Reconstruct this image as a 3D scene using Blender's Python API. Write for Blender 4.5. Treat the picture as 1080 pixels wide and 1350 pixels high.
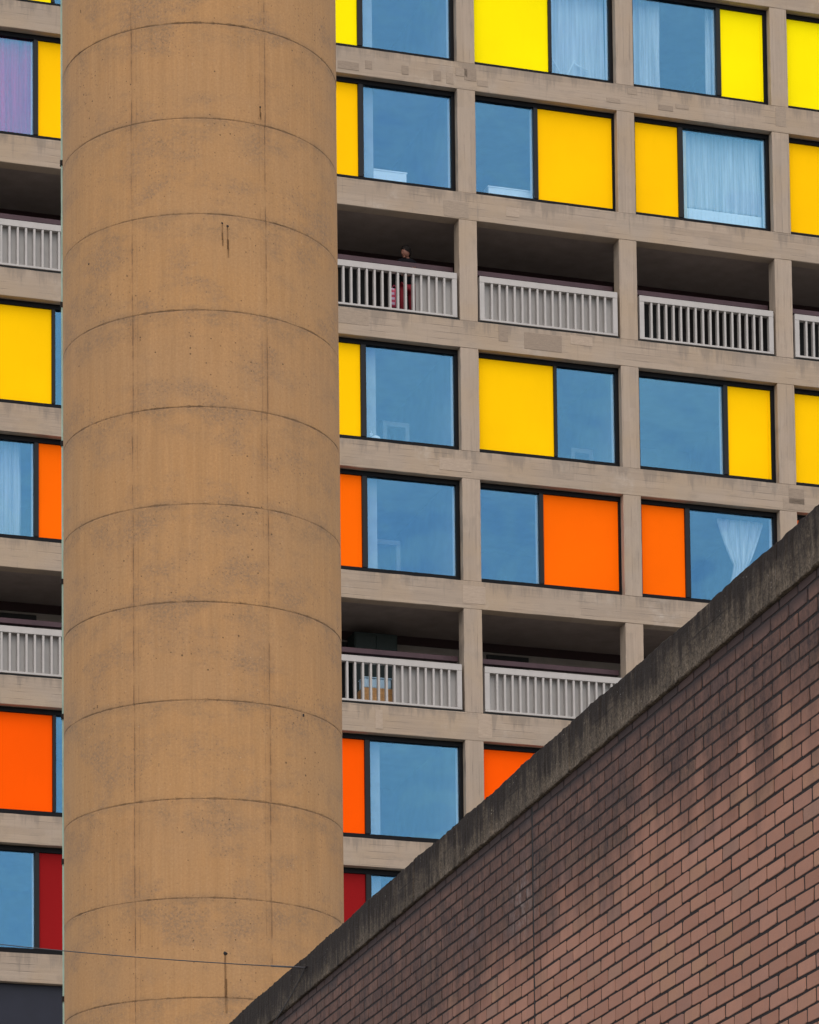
import bpy, bmesh, math, random
import numpy as np
from mathutils import Vector, Matrix

# ------------------------------------------------------------------ clear
for o in list(bpy.data.objects):
    bpy.data.objects.remove(o)
scene = bpy.context.scene
COL = scene.collection
R = random.Random(7)

# ------------------------------------------------------------------ camera (architectural shift lens looking up)
F_PX, CY_PX, PITCH, ROLL = 4753.85, 1860.83, 0.09325, -0.01111
cam = bpy.data.cameras.new('camera')
cam.sensor_fit = 'HORIZONTAL'
cam.sensor_width = 36.0
cam.lens = F_PX / 1080 * 36
cam.shift_x = 0.0
cam.shift_y = (CY_PX - 675) / 1080
cam.clip_start = 0.1
cam.clip_end = 6000
cam_o = bpy.data.objects.new('camera', cam)
COL.objects.link(cam_o)
r0 = Vector((1, 0, 0)); fw = Vector((0, math.cos(PITCH), math.sin(PITCH))); u0 = Vector((0, -math.sin(PITCH), math.cos(PITCH)))
cr = math.cos(ROLL) * r0 + math.sin(ROLL) * u0
cu = -math.sin(ROLL) * r0 + math.cos(ROLL) * u0
cam_o.matrix_world = Matrix(((cr.x, cu.x, -fw.x, 0), (cr.y, cu.y, -fw.y, 0), (cr.z, cu.z, -fw.z, 0), (0, 0, 0, 1)))
scene.camera = cam_o

# ------------------------------------------------------------------ light: bright overcast sky behind the camera
SUN_EL, SUN_AZ = math.radians(56), math.radians(178)      # azimuth from +Y, clockwise
world = bpy.data.worlds.new('World'); scene.world = world
world.use_nodes = True
wn = world.node_tree
wn.nodes.clear()
sky = wn.nodes.new('ShaderNodeTexSky'); sky.sky_type = 'NISHITA'; sky.sun_disc = False
sky.sun_elevation = SUN_EL; sky.sun_rotation = SUN_AZ
sky.air_density = 1.0; sky.dust_density = 4.0; sky.ozone_density = 1.0; sky.altitude = 100
bg = wn.nodes.new('ShaderNodeBackground'); bg.inputs['Strength'].default_value = 0.15
wo = wn.nodes.new('ShaderNodeOutputWorld')
# soft broken cloud over the whole dome, the same everywhere
tcw = wn.nodes.new('ShaderNodeTexCoord'); mpw = wn.nodes.new('ShaderNodeMapping'); mpw.inputs['Scale'].default_value = (1.0, 1.0, 2.6)
nzw = wn.nodes.new('ShaderNodeTexNoise'); nzw.inputs['Scale'].default_value = 8.0; nzw.inputs['Detail'].default_value = 6; nzw.inputs['Roughness'].default_value = 0.55
rmw = wn.nodes.new('ShaderNodeMapRange'); rmw.inputs[1].default_value = 0.36; rmw.inputs[2].default_value = 0.64; rmw.inputs[3].default_value = 0.05; rmw.inputs[4].default_value = 0.95
mxw = wn.nodes.new('ShaderNodeMix'); mxw.data_type = 'RGBA'; mxw.inputs['B'].default_value = (6.6, 6.7, 6.8, 1)
wn.links.new(tcw.outputs['Generated'], mpw.inputs[0]); wn.links.new(mpw.outputs[0], nzw.inputs['Vector']); wn.links.new(nzw.outputs[0], rmw.inputs[0])
wn.links.new(rmw.outputs[0], mxw.inputs['Factor']); wn.links.new(sky.outputs[0], mxw.inputs['A'])
wn.links.new(mxw.outputs['Result'], bg.inputs[0]); wn.links.new(bg.outputs[0], wo.inputs[0])
sun = bpy.data.lights.new('sun', 'SUN'); sun.energy = 0.5; sun.angle = math.radians(60); sun.color = (1.0, 0.95, 0.88)
sun_o = bpy.data.objects.new('sun', sun); COL.objects.link(sun_o)
sd = Vector((math.sin(SUN_AZ) * math.cos(SUN_EL), math.cos(SUN_AZ) * math.cos(SUN_EL), math.sin(SUN_EL)))
sun_o.rotation_euler = sd.to_track_quat('Z', 'Y').to_euler()
sun_o.location = sd * 50

vs = scene.view_settings
vs.view_transform = 'Standard'; vs.look = 'None'; vs.exposure = 0.62; vs.gamma = 1.0; vs.use_curve_mapping = False
scene.render.engine = 'CYCLES'
scene.cycles.max_bounces = 8
scene.cycles.transparent_max_bounces = 16

# ------------------------------------------------------------------ node helpers
def srgb(r, g, b):
    f = lambda c: (c / 255 / 12.92) if c / 255 <= 0.04045 else ((c / 255 + 0.055) / 1.055) ** 2.4
    return (f(r), f(g), f(b), 1)

class M:
    """small node-graph builder"""
    def __init__(s, name):
        s.m = bpy.data.materials.new(name); s.m.use_nodes = True
        s.t = s.m.node_tree; s.t.nodes.clear()
        s.out = s.n('ShaderNodeOutputMaterial')
    def n(s, typ, **kw):
        nd = s.t.nodes.new(typ)
        for k, v in kw.items(): setattr(nd, k, v)
        return nd
    def put(s, sock, v):
        if v is None: return
        if hasattr(v, 'is_output'): s.t.links.new(v, sock)
        else:
            if isinstance(v, (tuple, list)) and sock.type == 'RGBA' and len(v) == 3: v = (*v, 1)
            sock.default_value = v
    def math(s, op, a, b=None, c=None, clamp=False):
        nd = s.n('ShaderNodeMath', operation=op, use_clamp=clamp)
        s.put(nd.inputs[0], a); s.put(nd.inputs[1], b); s.put(nd.inputs[2], c)
        return nd.outputs[0]
    def vmath(s, op, a, b=None, out=0):
        nd = s.n('ShaderNodeVectorMath', operation=op)
        s.put(nd.inputs[0], a); s.put(nd.inputs[1], b)
        return nd.outputs[out]
    def xyz(s, v):
        nd = s.n('ShaderNodeSeparateXYZ'); s.put(nd.inputs[0], v); return nd.outputs
    def comb(s, x, y, z):
        nd = s.n('ShaderNodeCombineXYZ'); s.put(nd.inputs[0], x); s.put(nd.inputs[1], y); s.put(nd.inputs[2], z); return nd.outputs[0]
    def noise(s, vec, scale, detail=4, rough=0.55, out=0, dist=0):
        nd = s.n('ShaderNodeTexNoise'); s.put(nd.inputs['Vector'], vec)
        nd.inputs['Scale'].default_value = scale; nd.inputs['Detail'].default_value = detail; nd.inputs['Roughness'].default_value = rough
        nd.inputs['Distortion'].default_value = dist
        return nd.outputs[out]
    def voro(s, vec, scale, feature='F1', out='Distance', rnd=1):
        nd = s.n('ShaderNodeTexVoronoi', feature=feature); s.put(nd.inputs['Vector'], vec)
        nd.inputs['Scale'].default_value = scale; nd.inputs['Randomness'].default_value = rnd
        return nd.outputs[out]
    def white(s, v, out='Value'):
        nd = s.n('ShaderNodeTexWhiteNoise', noise_dimensions='3D'); s.put(nd.inputs['Vector'], v); return nd.outputs[out]
    def rng(s, v, a, b, c=0.0, d=1.0, smooth=False):
        nd = s.n('ShaderNodeMapRange'); nd.clamp = True
        if smooth: nd.interpolation_type = 'SMOOTHSTEP'
        s.put(nd.inputs[0], v); s.put(nd.inputs[1], a); s.put(nd.inputs[2], b); s.put(nd.inputs[3], c); s.put(nd.inputs[4], d)
        return nd.outputs[0]
    def mix(s, fac, a, b, blend='MIX'):
        nd = s.n('ShaderNodeMix', data_type='RGBA', blend_type=blend)
        s.put(nd.inputs['Factor'], fac); s.put(nd.inputs['A'], a); s.put(nd.inputs['B'], b)
        return nd.outputs['Result']
    def scale(s, v, sx, sy, sz):
        nd = s.n('ShaderNodeMapping'); s.put(nd.inputs[0], v); nd.inputs['Scale'].default_value = (sx, sy, sz); return nd.outputs[0]
    def obj(s): return s.n('ShaderNodeTexCoord').outputs['Object']
    def uv(s): return s.n('ShaderNodeTexCoord').outputs['UV']
    def pos(s): return s.n('ShaderNodeNewGeometry').outputs['Position']
    def bump(s, h, strength=0.3, dist=0.01):
        nd = s.n('ShaderNodeBump'); nd.inputs['Strength'].default_value = strength; nd.inputs['Distance'].default_value = dist
        s.put(nd.inputs['Height'], h); return nd.outputs[0]
    def bsdf(s, color, rough=0.8, normal=None, metal=0.0, spec=0.4, trans=None):
        nd = s.n('ShaderNodeBsdfPrincipled')
        s.put(nd.inputs['Base Color'], color); s.put(nd.inputs['Roughness'], rough); s.put(nd.inputs['Metallic'], metal)
        nd.inputs['Specular IOR Level'].default_value = spec
        if normal is not None: s.put(nd.inputs['Normal'], normal)
        s.t.links.new(nd.outputs[0], s.out.inputs[0])
        return nd
    def plain(s, c, rough=0.6, metal=0.0, spec=0.4, var=0.12, sc=3.0):
        n1 = s.noise(s.obj(), sc, 5, 0.6)
        col = s.mix(s.rng(n1, 0.3, 0.7, 0, 1), tuple(x * (1 - var) for x in c[:3]), tuple(min(1, x * (1 + var)) for x in c[:3]))
        s.bsdf(col, rough, metal=metal, spec=spec)
        return s.m

# ------------------------------------------------------------------ materials
def mat_board_concrete(name, vertical=False, tint=(0.365, 0.279, 0.205)):
    m = M(name); co = m.obj(); x, y, z = m.xyz(co)
    st = m.scale(co, 0.35, 1, 14) if not vertical else m.scale(co, 14, 6, 0.35)
    grain = m.noise(st, 1.6, 6, 0.65)
    fine = m.noise(co, 42, 4, 0.7)
    blot = m.noise(co, 0.55, 4, 0.6)
    mid = m.noise(m.scale(co, 1, 1, 2.2) if not vertical else m.scale(co, 2.2, 1, 1), 2.2, 5, 0.6)
    # boards: each about 14 cm, its own tone, ends every couple of metres
    a = z if not vertical else x
    b = x if not vertical else z
    bi = m.math('FLOOR', m.math('DIVIDE', a, 0.145))
    seg = m.math('FLOOR', m.math('ADD', m.math('DIVIDE', b, 2.3), m.math('MULTIPLY', m.white(m.comb(bi, 3.1, 0.0)), 5.0)))
    tone = m.white(m.comb(bi, seg, 1.7))
    fr = m.math('FRACT', m.math('DIVIDE', a, 0.145))
    edge = m.math('MINIMUM', fr, m.math('SUBTRACT', 1.0, fr))
    line = m.math('MULTIPLY', m.rng(edge, 0.0, 0.06, 1, 0), m.rng(m.noise(m.scale(co, .8, .8, .8), 1.7, 3), 0.47, 0.62, 0, 1))
    c0 = tint
    col = m.mix(m.rng(grain, 0.3, 0.72), tuple(v * 0.84 for v in c0), tuple(v * 1.13 for v in c0))
    col = m.mix(m.math('MULTIPLY', m.math('ABSOLUTE', m.math('SUBTRACT', tone, 0.5)), 0.6), col, m.mix(m.rng(tone, .45, .55), (0.25, 0.195, 0.148), (0.44, 0.345, 0.265)))
    col = m.mix(m.rng(blot, 0.35, 0.68, 0, 0.5), col, (0.335, 0.275, 0.22))
    col = m.mix(m.rng(m.noise(co, 0.8, 3, 0.5), 0.46, 0.64, 0, 0.55), col, (0.385, 0.28, 0.182))
    col = m.mix(m.rng(mid, 0.55, 0.8, 0, 0.55), col, (0.205, 0.17, 0.14))
    col = m.mix(m.math('MULTIPLY', line, 0.55), col, (0.12, 0.098, 0.082))
    # grime washed down from the sills: ragged, strongest just under each beam top
    if not vertical:
        fb = m.math('MULTIPLY', m.math('FRACT', m.math('DIVIDE', m.math('SUBTRACT', 36.97 + 28.0, z), 2.8)), 2.8)
        gr = m.noise(m.comb(m.math('MULTIPLY', x, 2.6), m.math('MULTIPLY', z, .25), 7.0), 1.6, 6, .68)
        gm = m.rng(m.math('SUBTRACT', m.rng(gr, .38, .72, -.05, .55), fb), -.08, .22, 0, .55, True)
        col = m.mix(gm, col, (0.185, 0.15, 0.12))
        lime = m.math('MULTIPLY', m.rng(m.noise(co, 1.0, 5, .62), .58, .72), m.rng(m.noise(co, 6, 4, .6), .4, .62))
        col = m.mix(m.math('MULTIPLY', lime, .5), col, (0.50, 0.43, 0.36))
    # drip streaks
    dr = m.noise(m.scale(co, 7, 3, 0.5), 1.5, 5, 0.6)
    col = m.mix(m.rng(dr, 0.60, 0.78, 0, 0.5), col, (0.16, 0.135, 0.115))
    pit = m.rng(m.voro(co, 21), 0.03, 0.10, 1, 0)
    pit = m.math('MULTIPLY', pit, m.rng(m.noise(co, 1.1, 2), 0.52, 0.62))
    col = m.mix(m.math('MULTIPLY', pit, 0.8), col, (0.07, 0.058, 0.05))
    col = m.mix(m.rng(fine, 0.3, 0.7, 0.0, 0.22), col, (0.2, 0.165, 0.135))
    h = m.math('ADD', m.math('MULTIPLY', grain, 0.5), m.math('ADD', m.math('MULTIPLY', fine, 0.25), m.math('MULTIPLY', line, -0.8)))
    m.bsdf(col, 0.88, m.bump(h, 0.55, 0.012), spec=0.25)
    return m.m

CONC_H = mat_board_concrete('board_marked_concrete_beam')
CONC_V = mat_board_concrete('board_marked_concrete_column', True, (0.38, 0.293, 0.222))
def mat_patch(name, c):
    m = M(name); co = m.obj()
    g = m.noise(m.scale(co, 2, 2, 9), 4, 5, 0.65)
    f = m.noise(co, 60, 3, 0.7)
    col = m.mix(m.rng(g, 0.3, 0.7), tuple(v * 0.86 for v in c), tuple(v * 1.12 for v in c))
    col = m.mix(m.rng(f, 0.4, 0.75, 0, 0.3), col, tuple(v * 0.6 for v in c))
    m.bsdf(col, 0.9, m.bump(f, 0.4, 0.006), spec=0.2); return m.m
PATCH = [mat_patch('repair_mortar_dark', (0.275, 0.212, 0.160)), mat_patch('repair_mortar_grey', (0.315, 0.245, 0.185)), mat_patch('repair_mortar_pale', (0.385, 0.298, 0.225))]

def mat_tower(RH, Z0, RAD, seams):
    """warm concrete of the round tower: uv = (arc metres, height metres)"""
    m = M('tower_concrete'); uv = m.uv(); u, v, _ = m.xyz(uv)
    P = m.comb(u, v, 0.0)
    base = (0.43, 0.232, 0.098)
    stre = m.noise(m.scale(P, 5.5, 0.28, 1), 1.7, 6, 0.62)
    stre2 = m.noise(m.scale(P, 24, 0.7, 1), 1.3, 4, 0.6)
    big = m.noise(m.scale(P, 0.55, 0.9, 1), 0.9, 4, 0.55)
    mid = m.noise(m.scale(P, 1.0, 1.5, 1), 2.6, 6, 0.6)
    fine = m.noise(P, 30, 5, 0.85)
    li = m.math('FLOOR', m.math('DIVIDE', m.math('SUBTRACT', v, Z0), RH))
    fr = m.math('FRACT', m.math('DIVIDE', m.math('SUBTRACT', v, Z0), RH))      # 0 at joint below, 1 at joint above
    ltone = m.white(m.comb(li, 2.0, 5.0))
    col = m.mix(m.rng(stre, 0.28, 0.74), tuple(x * 0.84 for x in base), tuple(x * 1.1 for x in base))
    col = m.mix(m.rng(stre2, 0.45, 0.75, 0, 0.4), col, (0.49, 0.30, 0.152))
    col = m.mix(m.math('MULTIPLY', ltone, 0.22), col, (0.46, 0.25, 0.098))
    col = m.mix(m.rng(big, 0.42, 0.66, 0, 0.35), col, (0.37, 0.228, 0.122))
    # greyer weathered band hanging below each joint, patchy
    band = m.math('MULTIPLY', m.rng(fr, 0.55, 0.98, 0, 1, True), m.rng(mid, 0.44, 0.62))
    grit = m.rng(m.noise(P, 26, 5, 0.8), 0.42, 0.58, 0.1, 1.0)
    col = m.mix(m.math('MULTIPLY', m.math('MULTIPLY', band, grit), 0.95), col, (0.235, 0.152, 0.09))
    cl = m.math('MULTIPLY', m.rng(m.noise(m.scale(P, .9, 1.3, 1), 1.0, 7, 0.72), 0.50, 0.62), grit)
    col = m.mix(m.math('MULTIPLY', cl, 0.95), col, (0.245, 0.158, 0.097))
    ws = m.math('MULTIPLY', m.rng(m.noise(m.scale(P, 9, .35, 1), 1.0, 4, .6), .60, .72), m.rng(fr, .15, .95))
    col = m.mix(m.math('MULTIPLY', ws, .38), col, (0.25, 0.145, 0.075))
    # panel seams (vertical): pale/dark hairlines and rust wash beside them
    sd_ = None; wash = None
    jit = m.math('MULTIPLY', m.math('SUBTRACT', m.noise(m.comb(v, 0.0, 0.0), 5.0, 3), 0.5), 0.014)
    lj = m.math('MULTIPLY', m.math('SUBTRACT', m.white(m.comb(li, 9.0, 4.0)), 0.5), 0.03)
    for k, su in enumerate(seams):
        for off, wgt in ((0.0, 1.0), (-0.075 if k % 2 else 0.07, 0.4)):
            dd = m.math('ABSOLUTE', m.math('SUBTRACT', m.math('ADD', u, m.math('ADD', jit, lj)), su + off))
            l = m.math('MULTIPLY', m.rng(dd, 0.003, 0.010, 1, 0), wgt)
            w = m.math('MULTIPLY', m.rng(dd, 0.0, 0.09, 1, 0), wgt)
            sd_ = l if sd_ is None else m.math('MAXIMUM', sd_, l)
            wash = w if wash is None else m.math('MAXIMUM', wash, w)
    brk = m.rng(m.noise(m.comb(m.math('MULTIPLY', u, 0.7), m.math('MULTIPLY', v, 1.4), 3.0), 1.9, 6, 0.75), 0.42, 0.60, 0.04, 1)
    col = m.mix(m.math('MULTIPLY', wash, m.math('MULTIPLY', brk, 0.42)), col, (0.27, 0.135, 0.06))
    col = m.mix(m.math('MULTIPLY', m.math('MULTIPLY', sd_, brk), 0.8), col, (0.115, 0.07, 0.042))
    # ring joints: ragged dark line, crumbs under it
    wob = m.math('MULTIPLY', m.math('SUBTRACT', m.noise(m.scale(P, 1, 0.2, 1), 9, 4, 0.7), 0.5), 0.045)
    dj = m.math('MULTIPLY', m.math('MINIMUM', fr, m.math('SUBTRACT', 1.0, fr)), RH)
    dj2 = m.math('ADD', dj, wob)
    rag = m.rng(m.noise(m.scale(P, 1, 0.3, 1), 2.2, 7, 0.8), 0.38, 0.62, 0.0, 1)
    jl = m.math('MULTIPLY', m.rng(dj2, 0.003, 0.018, 1, 0), rag)
    crumb = m.math('MULTIPLY', m.rng(dj, 0.0, 0.075, 1, 0), m.rng(m.noise(P, 24, 5, 0.8), 0.53, 0.62))
    crumb = m.math('MULTIPLY', crumb, m.rng(m.noise(m.scale(P, 1, 0.4, 1), 1.3, 3), 0.45, 0.6))
    dirt = m.math('MULTIPLY', m.rng(dj, 0.0, 0.10, 1, 0), m.rng(m.noise(m.scale(P, 1, .4, 1), 1.9, 4), 0.4, 0.7))
    col = m.mix(m.math('MULTIPLY', dirt, 0.55), col, (0.20, 0.135, 0.085))
    col = m.mix(m.math('MULTIPLY', crumb, 0.8), col, (0.07, 0.045, 0.03))
    col = m.mix(m.math('MULTIPLY', jl, 0.8), col, (0.075, 0.047, 0.032))
    # blow-holes
    pv = m.voro(P, 15.0); pr = m.voro(P, 15.0, out='Color')
    rx, ry, rz = m.xyz(pr)
    rad = m.math('MULTIPLY', m.rng(rx, 0.5, 1.0, 0.03, 0.21), m.rng(m.noise(P, 0.8, 3), 0.42, 0.62, 0.25, 1.0))
    hole = m.rng(m.math('SUBTRACT', pv, rad), -0.03, 0.02, 1, 0)
    hole = m.math('MULTIPLY', hole, m.rng(rx, 0.5, 0.52))
    pv2 = m.voro(P, 21.0); rx2 = m.xyz(m.voro(P, 21.0, out='Color'))[0]
    sp = m.math('MULTIPLY', m.rng(pv2, 0.10, 0.30, 1, 0), m.math('MULTIPLY', m.rng(rx2, 0.35, 0.42), m.rng(m.noise(P, 1.3, 6, 0.7), 0.46, 0.57)))
    col = m.mix(m.math('MULTIPLY', sp, 0.75), col, (0.15, 0.098, 0.06))
    col = m.mix(m.math('MULTIPLY', hole, 0.85), col, (0.06, 0.038, 0.026))
    lite = m.math('MULTIPLY', m.rng(pv2, 0.08, 0.25, 1, 0), m.math('MULTIPLY', m.rng(rx2, 0.10, 0.07), m.rng(m.noise(P, .9, 3), 0.48, 0.6)))
    col = m.mix(m.math('MULTIPLY', lite, 0.5), col, (0.52, 0.38, 0.26))
    col = m.mix(m.rng(fine, 0.36, 0.66, 0, 0.5), col, (0.245, 0.135, 0.062))
    col = m.mix(m.rng(m.noise(P, 34, 5, 0.8), 0.56, 0.72, 0, 0.35), col, (0.56, 0.36, 0.19))
    h = m.math('ADD', m.math('MULTIPLY', fine, 0.25), m.math('ADD', m.math('MULTIPLY', stre2, 0.35), m.math('MULTIPLY', m.math('ADD', hole, m.math('ADD', jl, m.math('MULTIPLY', sd_, brk))), -1.3)))
    m.bsdf(col, 0.9, m.bump(h, 0.5, 0.012), spec=0.2)
    return m.m

def mat_panel(name, c):
    m = M(name); co = m.obj()
    n1 = m.noise(co, 0.7, 3, 0.5); n2 = m.noise(m.scale(co, 3, 3, .6), 2.5, 4, .6)
    col = m.mix(m.rng(n1, 0.3, 0.7), tuple(x * 0.95 for x in c), tuple(min(1, x * 1.03) for x in c))
    col = m.mix(m.rng(n2, 0.55, 0.8, 0, 0.10), col, tuple(x * 0.8 for x in c))
    m.bsdf(col, 0.6, m.bump(n1, 0.03, 0.02), spec=0.03)
    return m.m
PANEL = {0: mat_panel('lemon_yellow_panel', (0.98, 0.80, 0.0)), 1: mat_panel('golden_yellow_panel', (0.98, 0.53, 0.0)),
         3: mat_panel('sun_yellow_panel', (0.98, 0.55, 0.0)), 4: mat_panel('orange_panel', (0.96, 0.135, 0.0)),
         6: mat_panel('deep_orange_panel', (0.95, 0.092, 0.0)), 7: mat_panel('dark_red_panel', (0.25, 0.0085, 0.0095))}
FRAME = M('black_window_frame').plain((0.004, 0.004, 0.005), 0.5, spec=0.12)
FRAME2 = M('charcoal_mullion').plain((0.009, 0.009, 0.0095), 0.4, spec=0.2)
def mat_glass():
    m = M('blue_tinted_glass')
    oi = m.n('ShaderNodeObjectInfo')
    wv = m.noise(m.vmath('ADD', m.pos(), m.comb(m.math('MULTIPLY', oi.outputs['Random'], 40.0), 0.0, 0.0)), 0.55, 2, 0.4)
    nrm = m.bump(wv, 1.0, 0.035)
    g = m.n('ShaderNodeBsdfGlossy'); m.put(g.inputs['Color'], (0.26, 0.64, 0.98)); m.put(g.inputs['Roughness'], 0.01); m.put(g.inputs['Normal'], nrm)
    t = m.n('ShaderNodeBsdfTransparent'); m.put(t.inputs['Color'], (0.91, 0.965, 0.985))
    lw = m.n('ShaderNodeLayerWeight'); fc = m.math('POWER', lw.outputs['Facing'], 5.0)      # thin coated pane: same law on both faces
    fac = m.math('ADD', 0.15, m.math('MULTIPLY', fc, 0.83))
    mx = m.n('ShaderNodeMixShader'); m.put(mx.inputs[0], fac); m.put(mx.inputs[1], t.outputs[0]); m.put(mx.inputs[2], g.outputs[0])
    m.t.links.new(mx.outputs[0], m.out.inputs[0]); return m.m
GLASS = mat_glass()
WHITE_RAIL = M('off_white_railing_paint').plain((0.385, 0.355, 0.33), 0.5, var=0.07)
SHEET = M('pale_grey_sheet').plain((0.33, 0.315, 0.30), 0.6, var=0.06)
PURPLE = M('plum_stained_handrail').plain((0.062, 0.032, 0.038), 0.5, var=0.2, spec=.25)
SOFFIT = M('dark_soffit_paint').plain((0.27, 0.215, 0.185), 0.85, spec=0.1)
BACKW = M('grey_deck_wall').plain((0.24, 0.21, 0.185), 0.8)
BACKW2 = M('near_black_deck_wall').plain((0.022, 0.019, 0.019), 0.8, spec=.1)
REDLINT = M('dark_red_lintel').plain((0.022, 0.005, 0.005), 0.6)
DARKIN = M('dark_entrance').plain((0.012, 0.012, 0.012), 0.7)
ROOMW = M('white_plaster').plain((0.30, 0.31, 0.32), 0.85, spec=0.1)
ROOMF = M('room_carpet').plain((0.10, 0.09, 0.08), 0.9)
WHITEP = M('white_laminate').plain((0.80, 0.80, 0.79), 0.5, var=0.03)
NAVY = M('navy_cladding').plain((0.013, 0.014, 0.024), 0.4, spec=.25)
WOOD = None
def mat_wood():
    m = M('honey_wood'); co = m.obj()
    g = m.noise(m.scale(co, 2, 2, 18), 3, 5, 0.6)
    m.bsdf(m.mix(m.rng(g, .3, .7), (0.40, 0.20, 0.065), (0.62, 0.33, 0.12)), 0.5); return m.m
WOOD = mat_wood()
def mat_curtain(name, c, sheer=0.25):
    m = M(name); co = m.obj()
    w = m.noise(m.scale(co, 9, 9, 0.25), 2, 4, 0.6)
    col = m.mix(m.rng(w, .3, .7), tuple(x * .62 for x in c), c)
    d = m.n('ShaderNodeBsdfDiffuse'); m.put(d.inputs[0], col)
    tl = m.n('ShaderNodeBsdfTranslucent'); m.put(tl.inputs[0], col)
    tr = m.n('ShaderNodeBsdfTransparent')
    a = m.n('ShaderNodeMixShader'); a.inputs[0].default_value = 0.3; m.put(a.inputs[1], d.outputs[0]); m.put(a.inputs[2], tl.outputs[0])
    b = m.n('ShaderNodeMixShader'); b.inputs[0].default_value = sheer; m.put(b.inputs[1], a.outputs[0]); m.put(b.inputs[2], tr.outputs[0])
    m.t.links.new(b.outputs[0], m.out.inputs[0]); return m.m
CURT = mat_curtain('white_voile', (0.90, 0.90, 0.89), 0.06)
CURTP = mat_curtain('magenta_curtain_cloth', (0.95, 0.01, 0.14), 0.0)

# ------------------------------------------------------------------ mesh helpers
def link(name, me, mat, parent=None, loc=None):
    o = bpy.data.objects.new(name, me); COL.objects.link(o)
    if mat is not None and not me.materials: me.materials.append(mat)
    if parent is not None: o.parent = parent
    if loc is not None: o.location = loc
    return o
def empty(name, loc=(0, 0, 0), rz=0.0):
    e = bpy.data.objects.new(name, None); COL.objects.link(e); e.location = loc; e.rotation_euler = (0, 0, rz); e.empty_display_size = 0.3
    return e
def tag(o, label, cat, group=None, kind=None):
    if label: o['label'] = label
    if cat: o['category'] = cat
    if group: o['group'] = group
    if kind: o['kind'] = kind
    return o
def addbox(bm, x0, x1, y0, y1, z0, z1):
    vsx = [bm.verts.new(p) for p in ((x0, y0, z0), (x1, y0, z0), (x1, y1, z0), (x0, y1, z0), (x0, y0, z1), (x1, y0, z1), (x1, y1, z1), (x0, y1, z1))]
    fs = []
    for f in ((0, 3, 2, 1), (4, 5, 6, 7), (0, 1, 5, 4), (1, 2, 6, 5), (2, 3, 7, 6), (3, 0, 4, 7)):
        fs.append(bm.faces.new([vsx[i] for i in f]))
    return fs
def mesh_of(bm, name='mesh', smooth=False):
    me = bpy.data.meshes.new(name); bm.normal_update(); bm.to_mesh(me); bm.free()
    if smooth:
        for p in me.polygons: p.use_smooth = True
    return me
def boxmesh(x0, x1, y0, y1, z0, z1, bev=0.0, name='mesh'):
    bm = bmesh.new(); addbox(bm, x0, x1, y0, y1, z0, z1)
    if bev: bmesh.ops.bevel(bm, geom=bm.edges[:], offset=bev, segments=1, affect='EDGES', profile=0.5)
    return mesh_of(bm, name)
def boxes(lst, bev=0.0):
    bm = bmesh.new()
    for b in lst: addbox(bm, *b)
    if bev: bmesh.ops.bevel(bm, geom=bm.edges[:], offset=bev, segments=1, affect='EDGES', profile=0.5)
    return mesh_of(bm)
def tube(pts, rad, seg=8, name='tube'):
    bm = bmesh.new(); rings = []
    pts = [Vector(p) for p in pts]
    for i, p in enumerate(pts):
        d = (pts[min(i + 1, len(pts) - 1)] - pts[max(i - 1, 0)]).normalized()
        a = d.orthogonal().normalized() if abs(d.z) > 0.9 else d.cross(Vector((0, 0, 1))).normalized()
        b = d.cross(a)
        rr = rad[i] if isinstance(rad, (list, tuple)) else rad
        rings.append([bm.verts.new(p + a * math.cos(t) * rr + b * math.sin(t) * rr) for t in [2 * math.pi * k / seg for k in range(seg)]])
    for A, B in zip(rings, rings[1:]):
        for k in range(seg): bm.faces.new((A[k], A[(k + 1) % seg], B[(k + 1) % seg], B[k]))
    bm.faces.new(rings[0][::-1]); bm.faces.new(rings[-1])
    bmesh.ops.recalc_face_normals(bm, faces=bm.faces[:])
    return mesh_of(bm, name, True)

# ------------------------------------------------------------------ ground
m = M('paving'); n1 = m.noise(m.pos(), 0.6, 6, .65)
m.bsdf(m.mix(m.rng(n1, .3, .7), (0.14, 0.135, 0.125), (0.24, 0.23, 0.21)), .9)
gb = bmesh.new()
gv = [gb.verts.new(p) for p in ((-1500, -1500, -1.6), (1500, -1500, -1.6), (1500, 1500, -1.6), (-1500, 1500, -1.6))]
gb.faces.new(gv)
ground = link('ground', mesh_of(gb), m.m); ground['kind'] = 'structure'

# ------------------------------------------------------------------ apartment building
YAW = 0.31071; OX, OY = 1.31157, 72.9535
W, CW, BH = 3.59388, 0.40022, 0.58892
ZT = {0: 35.362, 1: 32.519, 2: 29.739, 3: 26.929, 4: 24.145, 5: 21.347, 6: 18.537, 7: 15.744}
ZT[-1] = 38.17; ZT[-2] = 40.97; ZT[8] = 12.94; ZT[9] = 10.14
BAYS = range(-4, 4)
C0, C1 = -4, 4                      # first / last column line
GZ = -1.6
bld = empty('apartment_building', (OX, OY, GZ), YAW)
tag(bld, 'brutalist concrete apartment block with grid frame and yellow, orange and red window panels', 'building')
EXV = Vector((math.cos(YAW), math.sin(YAW), 0)); EYV = Vector((-math.sin(YAW), math.cos(YAW), 0))
def zl(z): return z - GZ            # building-local height
def bw(x, y, z): return Vector((OX, OY, 0)) + EXV * x + EYV * y + Vector((0, 0, z))   # building-local to world
COLX0, COLX1 = C0 * W, C1 * W + CW

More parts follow.
